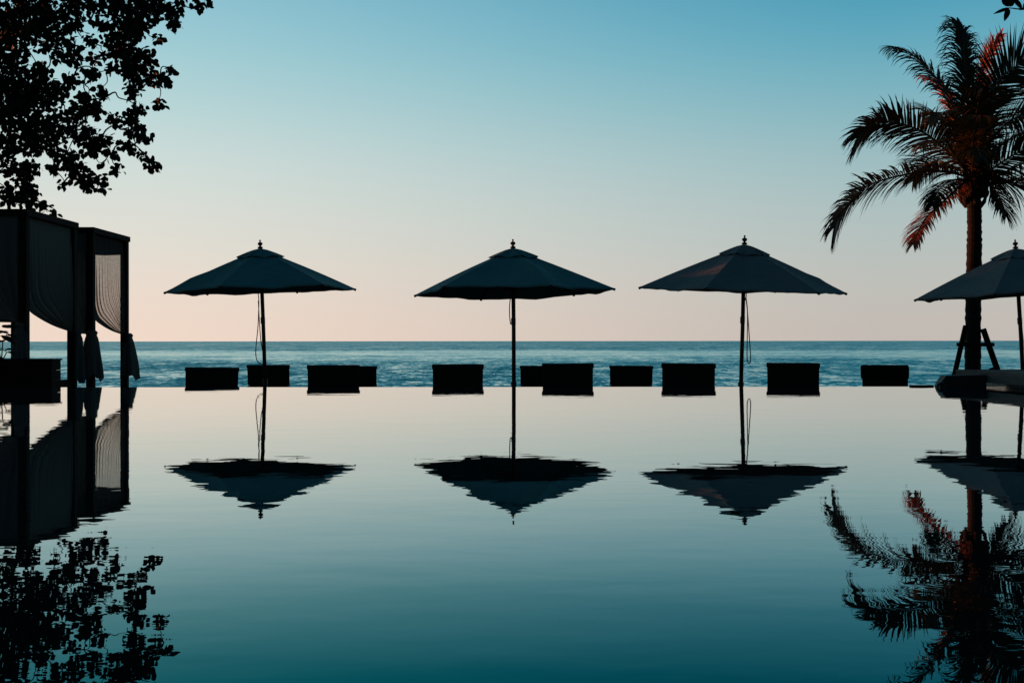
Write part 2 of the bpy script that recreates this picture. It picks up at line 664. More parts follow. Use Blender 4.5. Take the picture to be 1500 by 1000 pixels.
def parasol(name, apex_px, apex_py, d, rad, rot, lean_x, lean_y, canvas_m, label, seed, cords, dent=None):
    """apex_* is the canopy's top in the photograph; lean in degrees (x: to the left, y: towards the camera)"""
    rnd = random.Random(seed)
    apex = P(apex_px, apex_py, d)
    lx, ly = math.tan(R(lean_x)), math.tan(R(lean_y))
    hgt = apex.z - GZ
    base = Vector((apex.x + lx * hgt, apex.y + ly * hgt * 0.4, GZ))
    root = empty(name, base)
    tag(root, label, 'parasol', 'parasols along the pool edge')
    axis = (apex - base)
    L = axis.length
    # pole frame and canopy frame (the canopy sits a little askew on the pole)
    rise = 0.61 * rad / 1.5
    top = apex - base
    tilt = Matrix.Rotation(R(-lean_x), 4, 'Y') @ Matrix.Rotation(R(lean_y), 4, 'X')
    CF = Matrix.Translation(top) @ tilt
    mb = MB()
    mb.tube([Vector((0, 0, 0.02)), top * 0.5 + Vector((0.004, 0, 0)), top * 0.985], 0.030, 12)
    mb.build('pole', M_POLE, root, smooth=True)
    mb = MB()
    pj = top * 0.55
    mb.tube([pj - top.normalized() * 0.05, pj + top.normalized() * 0.05], 0.036, 12)
    mb.build('pole_joint', M_METAL, root)
    mb = MB()
    mb.tube([top * 0.02, top * 0.17], 0.042, 12)
    mb.build('base_sleeve', M_METAL, root)
    mb = MB()
    mb.lathe([(0.30, 0.0), (0.30, 0.05), (0.27, 0.08), (0.07, 0.10), (0.05, 0.22), (0.042, 0.22)], 20)
    mb.build('base', M_STONE, root)
    # canopy: six panels, straight hems between the ribs, cloth a little slack
    NR = 6
    SUB = 10
    NV = 14
    jit = [rnd.uniform(-0.035, 0.02) for _ in range(NR)]
    jr = [rnd.uniform(-0.015, 0.015) for _ in range(NR)]
    panel_off = [rnd.uniform(0, 6) for _ in range(NR)]

    def rib_pt(k, t):
        a = R(rot) + k * 2 * PI / NR
        r = (0.05 + t * (rad + jr[k % NR] - 0.05))
        bow = 0.05 * math.sin(PI * t) * rad / 1.5
        return Vector((r * math.cos(a), r * math.sin(a), -rise * t + bow * 0.22 + jit[k % NR] * t * t))

    def cpt(k, s, t):
        a, b = rib_pt(k, t), rib_pt(k + 1, t)
        p = a.lerp(b, s)
        slack = math.sin(PI * s)
        p.z -= 0.055 * slack * t * (1.25 - t) * 1.2
        rr = 1 - 0.012 * slack * t
        p.x *= rr
        p.y *= rr
        o = panel_off[k % NR]
        p.z += 0.010 * slack * t * math.sin(9 * t + o) + 0.008 * slack * t * math.sin(5 * s * PI + o * 2) * t
        p.z += 0.012 * slack * t ** 4 * math.sin(7 * s + o)
        if dent:
            ang, tt, hh, wa, wt = dent
            pa = math.degrees(math.atan2(p.y, p.x))
            da = (pa - ang + 180) % 360 - 180
            p.z += hh * max(0, 1 - abs(da) / wa) * max(0, 1 - abs(t - tt) / wt)
        return p

    mb = MB()
    for k in range(NR):
        mb.grid(lambda s, v, k=k: CF @ cpt(k, s, 0.06 + 0.94 * v), SUB, NV)
    can = mb.build('canopy', canvas_m, root, smooth=True)
    mb = MB()
    for k in range(NR):
        mb.grid(lambda s, v, k=k: CF @ (cpt(k, s, 1.0) * Vector((1, 1, 1)).x + Vector((0, 0, 0.002 - 0.024 * v))), SUB, 1)
    mb.build('hem', canvas_m, can, smooth=True)
    # the vent cap stands a hand's breadth proud of the canopy
    mb = MB()
    for k in range(NR):
        def cap(s, v, k=k):
            t = 0.005 + 0.225 * v
            a, b = rib_pt(k, t), rib_pt(k + 1, t)
            p = a.lerp(b, s)
            sl = math.sin(PI * s)
            p.z += 0.030 - 0.004 * v + 0.004 * math.sin(PI * v) - 0.022 * sl * v + 0.010 * math.sin(11 * s + k + seed) * v
            if v < 0.01:
                p.x *= 0.5
                p.y *= 0.5
            return CF @ p
        mb.grid(cap, SUB, 6)
    mb.build('vent_cap', canvas_m, root, smooth=True)
    mb = MB()
    prof = [(0.032, 0.03), (0.034, 0.055), (0.016, 0.06), (0.014, 0.075), (0.030, 0.088), (0.033, 0.105), (0.026, 0.122), (0.010, 0.130), (0.008, 0.142), (0.013, 0.150), (0.011, 0.162), (0.002, 0.167)]
    mb.lathe([(r * 1.2, z) for r, z in prof], 12)
    mb.v = [tuple(CF @ Vector(p)) for p in mb.v]
    mb.build('finial', M_POLE, root, smooth=True)
    # ribs and struts under the cloth
    hub_t = Vector((0, 0, -0.10))
    hub = Vector((0, 0, -0.60 * rad / 1.5))
    mb = MB()
    mb.lathe([(0.05, -0.03), (0.062, -0.02), (0.062, 0.03), (0.045, 0.05)], 14, hub)
    mb.v = [tuple(CF @ Vector(p)) for p in mb.v]
    mb.build('hub', M_POLE, root)
    mb = MB()
    mb.lathe([(0.05, -0.03), (0.06, -0.01), (0.05, 0.04)], 14, hub_t)
    mb.v = [tuple(CF @ Vector(p)) for p in mb.v]
    mb.build('top_crown', M_POLE, root)
    for k in range(NR):
        a = rib_pt(k, 0.02) - Vector((0, 0, 0.045))
        mid = rib_pt(k, 0.55) - Vector((0, 0, 0.03))
        e = rib_pt(k, 1.0) - Vector((0, 0, 0.016))
        mb = MB()
        mb.tube([CF @ a, CF @ mid, CF @ e], 0.013, 6)
        mb.tube([CF @ (e + (e - mid).normalized() * -0.015), CF @ (e + (e - mid).normalized() * 0.022)], 0.019, 8)
        rb = mb.build('rib', M_POLE, root)
        mb = MB()
        mb.tube([CF @ (hub + Vector((0.04 * math.cos(R(rot) + k * PI / 3), 0.04 * math.sin(R(rot) + k * PI / 3), 0))), CF @ mid], 0.011, 6)
        mb.build('strut', M_POLE, rb)
    # pull cords hang beside the pole
    for pts in cords:
        mb = MB()
        q = [P(x, y, d - 0.05) - base for x, y in pts]
        # smooth the polyline
        for _ in range(2):
            r = [q[0]]
            for a, b in zip(q, q[1:]):
                r += [a.lerp(b, 0.25), a.lerp(b, 0.75)]
            r.append(q[-1])
            q = r
        mb.tube(q, 0.0075, 5)
        mb.build('cord', M_CORD, root)
    return root


S1, S2, S3, S4 = 94.0, 98.0, 100.0, 96.5
parasol('parasol', 381.5, 366.5, F / S1, 1.46, 19, 2.0, 0.0, M_CANVAS,
        'dark teal parasol leaning left on its pole, nearest the curtained cabanas', 1,
        [[(378, 428), (379.5, 440), (379, 455), (378, 480), (374.5, 510), (375, 525), (379, 531.5), (385, 533)],
         [(378.5, 440), (380, 470), (382, 500), (384.5, 512)]], dent=(205, 0.72, 0.035, 22, 0.18))
parasol('parasol', 751.5, 366.5, F / S2, 1.50, -10, 0.3, -1.0, M_CANVAS,
        'dark teal parasol with an upright pole and a ridge poking up its front panel', 2,
        [[(747.5, 437), (746.3, 450), (746.5, 465), (748, 475)]], dent=(292, 0.62, 0.06, 13, 0.3))
parasol('parasol', 1090.5, 361.5, F / S3, 1.52, 0, -1.3, 2.4, M_CANVAS_G,
        'dark grey parasol tipped towards the pool, a long cord loop hanging beside its pole', 3,
        [[(1092, 421), (1093.5, 432), (1092, 440)],
         [(1092.5, 436), (1095, 455), (1098, 500), (1100, 528), (1097.5, 534), (1094, 529), (1094.5, 500), (1095.3, 455), (1093, 437)]], dent=(8, 0.72, 0.04, 18, 0.1))
parasol('parasol', 1488, 367.5, F / S4, 1.53, -5, 3.2, -0.3, M_CANVAS_G,
        'slate blue parasol standing in front of the palm trunk, cut by the right edge', 4,
        [[(1494, 440), (1496, 470), (1499, 500)]])

# ------------------------------------------------------------------ sun loungers


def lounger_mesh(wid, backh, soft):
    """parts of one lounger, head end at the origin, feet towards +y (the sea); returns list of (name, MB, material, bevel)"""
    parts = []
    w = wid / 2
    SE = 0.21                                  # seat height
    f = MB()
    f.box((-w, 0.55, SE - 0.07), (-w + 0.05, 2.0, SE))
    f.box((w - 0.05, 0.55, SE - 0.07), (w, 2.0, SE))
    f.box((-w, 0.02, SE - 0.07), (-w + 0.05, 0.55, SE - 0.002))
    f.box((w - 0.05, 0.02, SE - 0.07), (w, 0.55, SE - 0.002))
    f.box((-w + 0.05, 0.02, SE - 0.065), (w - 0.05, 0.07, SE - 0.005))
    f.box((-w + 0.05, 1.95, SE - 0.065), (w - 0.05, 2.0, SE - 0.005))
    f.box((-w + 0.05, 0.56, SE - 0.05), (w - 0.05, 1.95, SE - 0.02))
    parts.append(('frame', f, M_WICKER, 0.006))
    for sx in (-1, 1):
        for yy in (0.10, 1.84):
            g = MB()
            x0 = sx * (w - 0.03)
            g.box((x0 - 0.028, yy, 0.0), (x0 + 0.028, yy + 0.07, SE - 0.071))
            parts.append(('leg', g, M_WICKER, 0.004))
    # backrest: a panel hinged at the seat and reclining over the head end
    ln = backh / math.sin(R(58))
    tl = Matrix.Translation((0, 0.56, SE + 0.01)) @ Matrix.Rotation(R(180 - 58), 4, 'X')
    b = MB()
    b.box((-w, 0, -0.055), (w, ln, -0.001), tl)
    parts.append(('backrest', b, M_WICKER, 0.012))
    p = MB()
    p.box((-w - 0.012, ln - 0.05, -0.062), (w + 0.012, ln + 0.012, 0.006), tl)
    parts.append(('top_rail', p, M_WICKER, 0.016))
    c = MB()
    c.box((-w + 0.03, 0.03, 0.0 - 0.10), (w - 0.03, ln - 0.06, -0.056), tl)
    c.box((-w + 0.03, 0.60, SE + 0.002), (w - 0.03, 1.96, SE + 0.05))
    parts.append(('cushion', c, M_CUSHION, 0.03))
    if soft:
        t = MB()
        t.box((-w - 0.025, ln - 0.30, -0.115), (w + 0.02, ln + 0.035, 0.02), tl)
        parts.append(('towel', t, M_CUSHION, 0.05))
    return parts


proto = {}


def lounger(px0, px1, py_top, fc, yaw, roll, label, soft=False):
    d = F * CAM / fc
    mid = P((px0 + px1) / 2, py_top, d)
    wid = (px1 - px0) / F * d
    key = (round(wid, 2), soft)
    backh = 0.36
    if soft:
        backh = 0.345
    root = empty('sun_lounger', (0, 0, 0))
    first = None
    k = (soft,)
    if k not in proto:
        proto[k] = [(nm, g.build(nm, mat, root, bevel=bv), wid) for nm, g, mat, bv in lounger_mesh(0.80, 0.44, soft)]
        wid0 = 0.80
    else:
        for nm, src, _ in proto[k]:
            c = src.copy()
            COL.objects.link(c)
            c.parent = root
    s = wid / 0.805
    need = mid.z - GZ                   # height of the back above the terrace
    have = (0.21 + 0.01 + 0.44 + 0.012)
    root.scale = (s, 1.0, need / have)
    root.rotation_euler = (0, R(roll), math.atan2(-mid.x, d) + R(yaw * 0.5))
    yb = 0.28
    yr = root.rotation_euler.z
    root.location = (mid.x + math.sin(yr) * yb, d - math.cos(yr) * yb, GZ)
    return tag(root, label, 'sun lounger', 'sun loungers facing the sea')


# (left px, right px, top row, closeness, yaw, roll, label)
LG = [
    (272, 348, 539.5, 55.5, 1.5, 0.9, 'black lounger in the front row nearest the cabanas, its top edge sloping a little'),
    (362.5, 423.5, 535.5, 46.5, -3.0, 0.0, 'black lounger in the back row directly behind the pole of the leftmost parasol'),
    (450.5, 526, 536.5, 56.5, -0.5, 0.2, 'black front row lounger half covering a back row one, right of the leftmost parasol'),
    (490, 551.5, 537.5, 46.5, -2.5, 0.0, 'black back row lounger half hidden by a front one, between leftmost and middle parasols'),
    (633.5, 708, 535.5, 56.5, 0.6, 0.0, 'black lounger standing alone just left of the middle parasol pole'),
    (762, 824, 537.0, 46.5, 1.5, 0.0, 'black back row lounger just right of the middle parasol pole, overlapped on its right side'),
    (795, 869.5, 534.5, 57.0, 0.8, -0.5, 'black front row lounger overlapping one at its left, right of the middle parasol'),
    (893, 956, 537.0, 46.5, 1.2, 0.3, 'small black back row lounger standing clear between two bigger ones left of the third parasol'),
    (969.5, 1047, 534.5, 57.0, 0.4, 0.3, 'black front row lounger immediately left of the pole with the long cord loop'),
    (1124, 1199, 534.0, 57.0, -0.8, 0.2, 'black front row lounger just right of the pole with the long cord loop'),
]
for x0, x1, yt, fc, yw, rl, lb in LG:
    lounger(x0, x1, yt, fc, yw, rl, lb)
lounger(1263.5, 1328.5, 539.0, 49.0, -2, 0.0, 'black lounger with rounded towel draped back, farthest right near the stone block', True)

# ------------------------------------------------------------------ curtained cabanas
CX = -7.49          # the pool-side face
CTOP = 2.63


def curtain(mb, post, top0, top1, z_top, ztie, zfar, out, seed, folds=15, amp=0.032, nu=70, nv=34):
    """cloth hung from top0 (at the post it is tied to) to top1, swept to a tie on the post"""
    rnd = random.Random(seed)
    top0, top1 = Vector(top0), Vector(top1)
    ph = [rnd.uniform(0, 6.28) for _ in range(5)]

    def fn(u, v):
        base = top0.lerp(top1, u)
        p0 = Vector((base.x, base.y, z_top))
        tie = Vector((post[0], post[1], ztie + 0.02 * u))
        zc = zfar + 0.75 * (1 - u)
        c = Vector((base.x, base.y, zc))
        t = v
        k = 0.45                       # falls straight to the hem line, then is drawn across to the tie
        w = 0.10
        def leg(q):
            return p0.lerp(c, q / k) if q <= k else c.lerp(tie, (q - k) / (1 - k))
        if abs(t - k) < w:
            f = (t - k + w) / (2 * w)
            a0, a1 = leg(k - w), leg(k + w)
            p = a0 * (1 - f) ** 2 + c * 2 * f * (1 - f) + a1 * f * f
        else:
            p = leg(t)
        p.z -= 0.05 * u * math.sin(PI * max(0, (t - k) / (1 - k)))
        fall = math.sin(min(1, t * 1.2) * PI * 0.5)
        a = amp * fall * (1 - 0.75 * t ** 4)
        wv = (0.5 + 0.5 * math.sin(5 * u + ph[3])) * math.sin(u * folds * 1.5 * PI + ph[0] + 2.2 * math.sin(4 * u + ph[1])) + 0.45 * math.sin(u * folds * 2.7 * PI + ph[2] + 1.5 * math.sin(7 * u + ph[4]) + 1.2 * t)
        p += Vector(out) * (a * wv + 0.02 * math.sin(PI * t))
        return p
    mb.grid(fn, nu, nv)
    hb = MB()
    hb.grid(lambda a, v: fn(0.90 + 0.105 * a, v) + Vector(out) * 0.012, 4, nv)
    return hb


def bunch(mb, x, y, z0, z1, r0, r1, seed, lean=(0, 0), rag=0.045):
    """the tied tail of a curtain: a knot and pleats that fall and spread"""
    rnd = random.Random(seed)
    n = 26
    prof = [(0.55, z0 + 0.09), (0.9, z0 + 0.05), (0.75, z0), (0.95, z0 - 0.06)]
    ph = [rnd.uniform(0, 6.28) for _ in range(4)]
    rows = []
    for k in range(13):
        t = k / 12
        rows.append((t, z0 - 0.06 + (z1 - z0 + 0.06) * t))
    vs_ = []
    H = [(r0 * a, z, 0) for a, z in prof] + [((r0 + (r1 - r0) * math.sin(t * PI / 2)), z, t) for t, z in rows[1:]]
    for r, z, t in H:
        for k in range(n):
            a = 2 * PI * k / n
            pl = 1 + 0.20 * (0.3 + t) * math.sin(5 * a + ph[0]) + 0.12 * math.sin(8 * a + ph[1] + 2 * t) + 0.10 * math.sin(2 * a + ph[2] + 3 * t)
            zz = z + (rag * t ** 3 * (math.sin(2 * a + ph[3]) + 0.6 * math.sin(5 * a + ph[0])) if t else 0)
            vs_.append((x + lean[0] * t + r * pl * math.cos(a), y + lean[1] * t + r * pl * math.sin(a) * 0.9, zz))
    fs = []
    for i in range(len(H) - 1):
        for k in range(n):
            fs.append((i * n + k, i * n + (k + 1) % n, (i + 1) * n + (k + 1) % n, (i + 1) * n + k))
    fs.append(tuple(range(n)))
    mb.add(vs_, fs)


def cabana(y0, y1, x0, label, lined, base_top, seed, ties):
    cx, cy = (x0 + CX) / 2, (y0 + y1) / 2
    root = empty('cabana', (cx, cy, GZ))
    tag(root, label, 'cabana', 'curtained cabanas beside the pool')
    T = 0.13
    B = 0.10
    for (px, py) in ((x0, y0), (x0, y1 - T), (CX - T, y0), (CX - T, y1 - T)):
        mb = MB()
        mb.box((px, py, GZ), (px + T, py + T, CTOP - B - 0.001))
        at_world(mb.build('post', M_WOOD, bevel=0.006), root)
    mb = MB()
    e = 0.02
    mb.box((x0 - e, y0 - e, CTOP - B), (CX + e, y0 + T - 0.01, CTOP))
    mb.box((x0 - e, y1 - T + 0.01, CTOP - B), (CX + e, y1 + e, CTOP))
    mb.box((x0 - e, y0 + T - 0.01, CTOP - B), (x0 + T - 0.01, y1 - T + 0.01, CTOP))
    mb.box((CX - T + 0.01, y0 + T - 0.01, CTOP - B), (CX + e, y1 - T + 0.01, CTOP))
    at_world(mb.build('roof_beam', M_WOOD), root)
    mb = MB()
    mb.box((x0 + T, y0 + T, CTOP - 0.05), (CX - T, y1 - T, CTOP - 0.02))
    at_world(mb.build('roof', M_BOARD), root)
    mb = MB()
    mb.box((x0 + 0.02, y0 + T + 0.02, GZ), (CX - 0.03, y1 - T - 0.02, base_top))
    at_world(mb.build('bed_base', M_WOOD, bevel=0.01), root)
    zt = CTOP - B - 0.004
    cloth = M_LINED if lined else M_SHEER
    xi = CX - T / 2
    # pool-side curtain, swept to the far post
    mb = MB()
    hb = curtain(mb, (xi + 0.03, y1 - T - 0.02), (xi, y1 - T, 0), (xi, y0 + T * 0.3, 0), zt, ties[0], ties[1], (1, 0, 0), seed + 1)
    cu = at_world(mb.build('curtain', cloth, smooth=True), root)
    ho = hb.build('curtain_hem', M_LINED, smooth=True)
    ho.parent = cu
    # front curtain, swept to the near pool-side post
    mb = MB()
    yi = y0 + T / 2
    curtain(mb, (CX - T - 0.02, yi), (CX - T * 0.5, yi - 0.03, 0), (x0 + T if lined else CX - 0.72, yi - 0.03, 0), zt, ties[2], ties[2] + 0.22, (0, 1, 0), seed + 2)
    at_world(mb.build('curtain', M_LINED, smooth=True), root)
    if lined:
        # closed curtains on the seaward and landward sides
        mb = MB()
        mb.grid(lambda u, v: Vector((x0 + T + (CX - 2 * T - x0) * u, y1 - T / 2 + 0.025 * math.sin(u * 70), zt + (1.35 - zt) * v)), 90, 6)
        at_world(mb.build('curtain', cloth, smooth=True), root)
        mb = MB()
        mb.grid(lambda u, v: Vector((x0 + T / 2 + 0.025 * math.sin(u * 64), y0 + T + (y1 - y0 - 2 * T) * u, zt + (0.9 - zt) * v)), 90, 6)
        at_world(mb.build('curtain', cloth, smooth=True), root)
    # scalloped valances inside the head beams
    for side in (0, 1):
        mb = MB()

        def val(u, v, side=side):
            dp = 0.20 + (0.055 * abs(math.sin(u * PI * 3.0)) if lined else 0.05 + 0.02 * math.sin(u * 9))
            z = zt - dp * v
            if side == 0:
                return Vector((xi - 0.06 + 0.008 * math.sin(u * 40), y0 + T + (y1 - y0 - 2 * T) * u, z))
            return Vector((x0 + T + (CX - x0 - 2 * T) * u, y1 - T - 0.03 + 0.008 * math.sin(u * 40), z))
        mb.grid(val, 60, 4)
        at_world(mb.build('valance', M_VALANCE, smooth=True), root)
    # tied tails
    for (bx, by, z0, z1, r0, r1, ln) in ties[3]:
        mb = MB()
        bunch(mb, bx, by, z0, z1, r0, r1, seed + int(bx * 10) + int(by * 7), ln)
        at_world(mb.build('tied_curtain_end', M_LINED, smooth=True), root)
    return root


cabana(17.9, 20.0, -9.75, 'near four post cabana with dark closed curtains, behind the wooden planter', True, -0.06, 10,
       (0.73, 1.10, 0.86, [(CX - 0.10, 17.93, 0.80, -0.2, 0.09, 0.13, (-0.03, 0)), (CX - 0.03, 20.0, 0.70, -0.1, 0.11, 0.12, (0.02, 0))]))
cabana(20.75, 22.7, -9.75, 'far four post cabana whose sheer curtain lets the pink sky through', False, -0.30, 20,
       (0.69, 1.02, 0.70, [(CX - 0.02, 20.72, 0.70, -0.07, 0.125, 0.15, (0.02, 0)), (CX - 0.02, 22.68, 0.66, -0.12, 0.115, 0.15, (0.03, 0))]))

# wooden planter in front of the near cabana
pl = empty('planter_box', (-8.1, 17.2, GZ))
tag(pl, 'long dark wooden planter box in front of the near cabana', 'planter')
mb = MB()
for k in range(5):
    z0 = GZ + k * 0.147
    mb.box((-9.6, 16.98, z0), (-6.735, 17.02, z0 + 0.141))
    mb.box((-6.775, 17.021, z0), (-6.735, 17.32, z0 + 0.141))
    mb.box((-9.6, 17.021, z0), (-9.56, 17.32, z0 + 0.141))
    mb.box((-9.559, 17.28, z0), (-6.776, 17.32, z0 + 0.141))
at_world(mb.build('side_boards', M_WOOD), pl)
mb = MB()
mb.box((-9.62, 16.965, 0.31), (-6.72, 17.035, 0.335))
mb.box((-9.62, 17.265, 0.31), (-6.72, 17.335, 0.335))
mb.box((-9.62, 17.0351, 0.31), (-9.55, 17.2649, 0.335))
mb.box((-6.79, 17.0351, 0.31), (-6.72, 17.2649, 0.335))
at_world(mb.build('rim', M_WOOD), pl)
mb = MB()
mb.box((-9.555, 17.025, GZ), (-6.78, 17.275, 0.27))
at_world(mb.build('soil', M_STONE), pl)

# ------------------------------------------------------------------ leaves and trees


def leaf(mb, c, nrm, along, ln, wd, fold=0.15, droop=0.1):
    """one broad leaf: a pointed oval folded on its midrib"""
    nrm = nrm.normalized()
    along = (along - nrm * along.dot(nrm)).normalized()
    side = nrm.cross(along)
    prof = [(0.0, 0.0), (0.12, 0.34), (0.35, 0.50), (0.60, 0.44), (0.82, 0.24)]
    vs_ = []
    for t, w in prof:
        m = c + along * (t * ln) - nrm * (droop * ln * t * t)
        vs_ += [m - side * (w * wd) + nrm * (fold * w * wd), m, m + side * (w * wd) + nrm * (fold * w * wd)]
    vs_.append(c + along * ln - nrm * droop * ln)
    fs = []
    for i in range(len(prof) - 1):
        a = i * 3
        fs += [(a, a + 1, a + 4, a + 3), (a + 1, a + 2, a + 5, a + 4)]
    a = (len(prof) - 1) * 3
    fs += [(a, a + 1, a + 3 + 0), (a + 1, a + 2, a + 3)]
    mb.add(vs_, fs)


def rvec(rnd):
    while True:
        v = Vector((rnd.uniform(-1, 1), rnd.uniform(-1, 1), rnd.uniform(-1, 1)))
        if 0.05 < v.length < 1:
            return v.normalized()


# plant in the planter box
rnd = random.Random(5)
pp = empty('leafy_plant', P(6, 520, 17.3) - Vector((0, 0, 0.06)))
tag(pp, 'leafy plant growing in the wooden planter at the left edge', 'plant')
st, lf = MB(), MB()
pts = [((-14, 505), (-30, 470)), ((4, 500), (12, 485)), ((-6, 492), (-4, 470)), ((10, 515), (0, 508)), ((-20, 490), (-36, 455))]
b0 = P(2, 530, 17.3)
for (a, b) in pts:
    q0, q1 = P(a[0], a[1], 17.3 + rnd.uniform(-0.12, 0.12)), P(b[0], b[1], 17.3 + rnd.uniform(-0.12, 0.12))
    st.tube([b0, q0, q1], [0.010, 0.008, 0.005], 6)
    for k in range(4):
        base = q0.lerp(q1, k / 3)
        dirv = Vector((rnd.uniform(-1, 1), rnd.uniform(-0.5, 0.5), rnd.uniform(-0.3, 0.5)))
        leaf(lf, base, Vector((rnd.uniform(-0.3, 0.3), -0.6, 1)), dirv, rnd.uniform(0.16, 0.24), rnd.uniform(0.05, 0.08), 0.2, 0.3)
# the leaves that show against the sea
for (x, y, tx, ty, wd) in ((2, 477, 12, 473, 0.06), (3, 478, 24, 470, 0.07), (0, 491, 16, 489, 0.035), (2, 492, 24, 502, 0.06), (0, 500, 2, 494, 0.04), (-3, 523, 6, 523, 0.05)):
    a, b = P(x, y, 17.3), P(tx, ty, 17.25)
    leaf(lf, a, Vector((0.1, -0.8, 0.6)), b - a, (b - a).length, wd, 0.2, 0.1)
at_world(st.build('stem', M_BARK), pp)
at_world(lf.build('foliage', M_LEAF), pp)


def spline(pts, n):
    """Catmull-Rom through the points"""
    pts = [Vector(p) for p in pts]
    ext = [pts[0] * 2 - pts[1]] + pts + [pts[-1] * 2 - pts[-2]]
    out = []
    m = len(pts) - 1
    for i in range(n + 1):
        t = i / n * m
        k = min(int(t), m - 1)
        t -= k
        a, b, c, d = ext[k:k + 4]
        out.append(0.5 * ((2 * b) + (c - a) * t + (2 * a - 5 * b + 4 * c - d) * t * t + (3 * b - a - 3 * c + d) * t ** 3))
    return out


def limb(mb, a, b, r0, r1, rnd, wob=0.15, n=6):
    a, b = Vector(a), Vector(b)
    pts = []
    L = (b - a).length
    for i in range(n + 1):
        t = i / n
        p = a.lerp(b, t) + Vector((0, 0, 0.12 * L * math.sin(PI * t)))
        if 0 < i < n:
            p += rvec(rnd) * wob * L * 0.25
        pts.append(p)
    sm = spline(pts, n * 3)
    mb.tube(sm, [r0 + (r1 - r0) * i / (n * 3) for i in range(n * 3 + 1)], 6)
    return pts


# ---- the broad-leaved tree at upper left, standing behind the cabanas
TD = 29.0
rnd = random.Random(11)
CL = [(60, 60, 110), (180, 60, 80), (100, 150, 80), (225, 165, 75), (30, 250, 90), (175, 320, 62), (60, 400, 110), (170, 430, 110),
      (250, 395, 50), (100, 560, 125), (230, 560, 85), (30, 650, 60), (335, 30, 60), (430, 25, 45), (400, 95, 18), (560, 80, 100),
      (640, 40, 75), (520, 165, 70), (600, 130, 55), (720, 35, 50), (780, 45, 38), (770, 100, 36), (700, 170, 26), (565, 255, 80),
      (640, 255, 52), (600, 330, 60), (680, 340, 42), (735, 345, 34), (768, 310, 26), (705, 450, 30), (590, 400, 38), (410, 325, 40),
      (325, 350, 40), (330, 255, 40), (470, 245, 26), (450, 390, 28), (390, 450, 60), (335, 510, 52), (470, 430, 20), (420, 490, 38),
      (370, 590, 62), (450, 620, 52), (510, 530, 38), (585, 510, 38), (620, 478, 34), (600, 570, 48), (650, 605, 30), (560, 640, 30),
      (395, 650, 44), (500, 680, 32), (522, 742, 30), (456, 722, 16), (300, 700, 56), (350, 760, 54), (392, 815, 42), (450, 795, 32),
      (455, 835, 24), (280, 812, 20), (232, 745, 30), (130, 750, 52), (60, 745, 50), (110, 830, 52), (45, 860, 60), (120, 890, 44),
      (170, 850, 18), (195, 915, 28), (240, 940, 20), (672, 722, 36), (640, 690, 24), (590, 672, 18), (880, 18, 30), (930, 5, 20),
      (800, -6, 22), (270, 40, 26), (250, 250, 30), (150, 640, 50), (230, 655, 36), (20, 500, 60), (20, 130, 60), (300, 130, 26),
      (290, 100, 46), (400, 182, 36), (315, 200, 40), (450, 112, 26), (490, 300, 24), (420, 262, 30), (345, 110, 24), (500, -20, 60), (350, -30, 70), (650, -30, 60), (150, -30, 90)]
tree = empty('broadleaf_tree', (-16.2, 30.0, ground_z(30.0)))
tag(tree, 'big broad leaved tree hanging dark foliage over the cabanas at upper left', 'tree')
crown, wood = MB(), MB()
fork = Vector((-15.9, 29.9, 3.6))
wood.tube([(-16.2, 30, ground_z(30) - 0.2), (-16.15, 30, 0.6), (-15.95, 29.95, 2.2), fork], [0.42, 0.33, 0.28, 0.25], 12)
limbs = []
for end in ((-12.5, 28.6, 6.3), (-11.0, 28.2, 8.6), (-13.5, 29.8, 10.2), (-17.5, 31.5, 9.8), (-19.5, 29.0, 7.8), (-16.0, 27.0, 8.8), (-13.0, 29.0, 4.6), (-16.5, 33.0, 8.0)):
    limbs += limb(wood, fork, end, 0.17, 0.05, rnd, 0.3, 7)[2:]
clusters = []
for (zx, zy, zr) in CL:
    d = TD + rnd.uniform(-1.9, 1.9)
    c = P(zx / 3.03, zy / 3.03, d)
    clusters.append((c, zr / 3.03 / F * d, 1.0))
for _ in range(150):                     # the rest of the crown, outside the picture
    v = rvec(rnd) * rnd.uniform(0.45, 1.0) ** 0.5
    c = Vector((-16.2 + v.x * 6.2, 30.0 + v.y * 5.2, 8.2 + v.z * 4.2))
    px = 750 + c.x / c.y * F
    py = HOR - (c.z - CAM) / c.y * F
    if px > -40 and py > -45:
        continue
    clusters.append((c, rnd.uniform(0.5, 0.95), 0.8))
# each clump hangs on a twig from the nearest limb or from the clump before it
joined = list(limbs)
for c, r, dens in sorted(clusters, key=lambda k: min((q - k[0]).length for q in limbs)):
    near = min(joined, key=lambda q: (q - c).length)
    limb(wood, near, c, 0.022, 0.008, rnd, 0.6, 4)
    joined.append(c)
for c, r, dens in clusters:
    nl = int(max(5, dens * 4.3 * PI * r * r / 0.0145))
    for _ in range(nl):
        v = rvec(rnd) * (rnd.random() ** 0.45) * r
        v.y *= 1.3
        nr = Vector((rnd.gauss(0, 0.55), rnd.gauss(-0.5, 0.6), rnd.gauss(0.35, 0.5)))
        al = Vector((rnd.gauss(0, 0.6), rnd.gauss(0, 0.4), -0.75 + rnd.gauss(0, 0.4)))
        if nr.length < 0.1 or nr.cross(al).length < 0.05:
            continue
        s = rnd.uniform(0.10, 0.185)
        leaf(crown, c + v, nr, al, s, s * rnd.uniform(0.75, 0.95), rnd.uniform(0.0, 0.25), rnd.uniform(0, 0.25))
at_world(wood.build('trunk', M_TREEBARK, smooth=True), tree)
at_world(crown.build('crown', M_LEAF), tree)

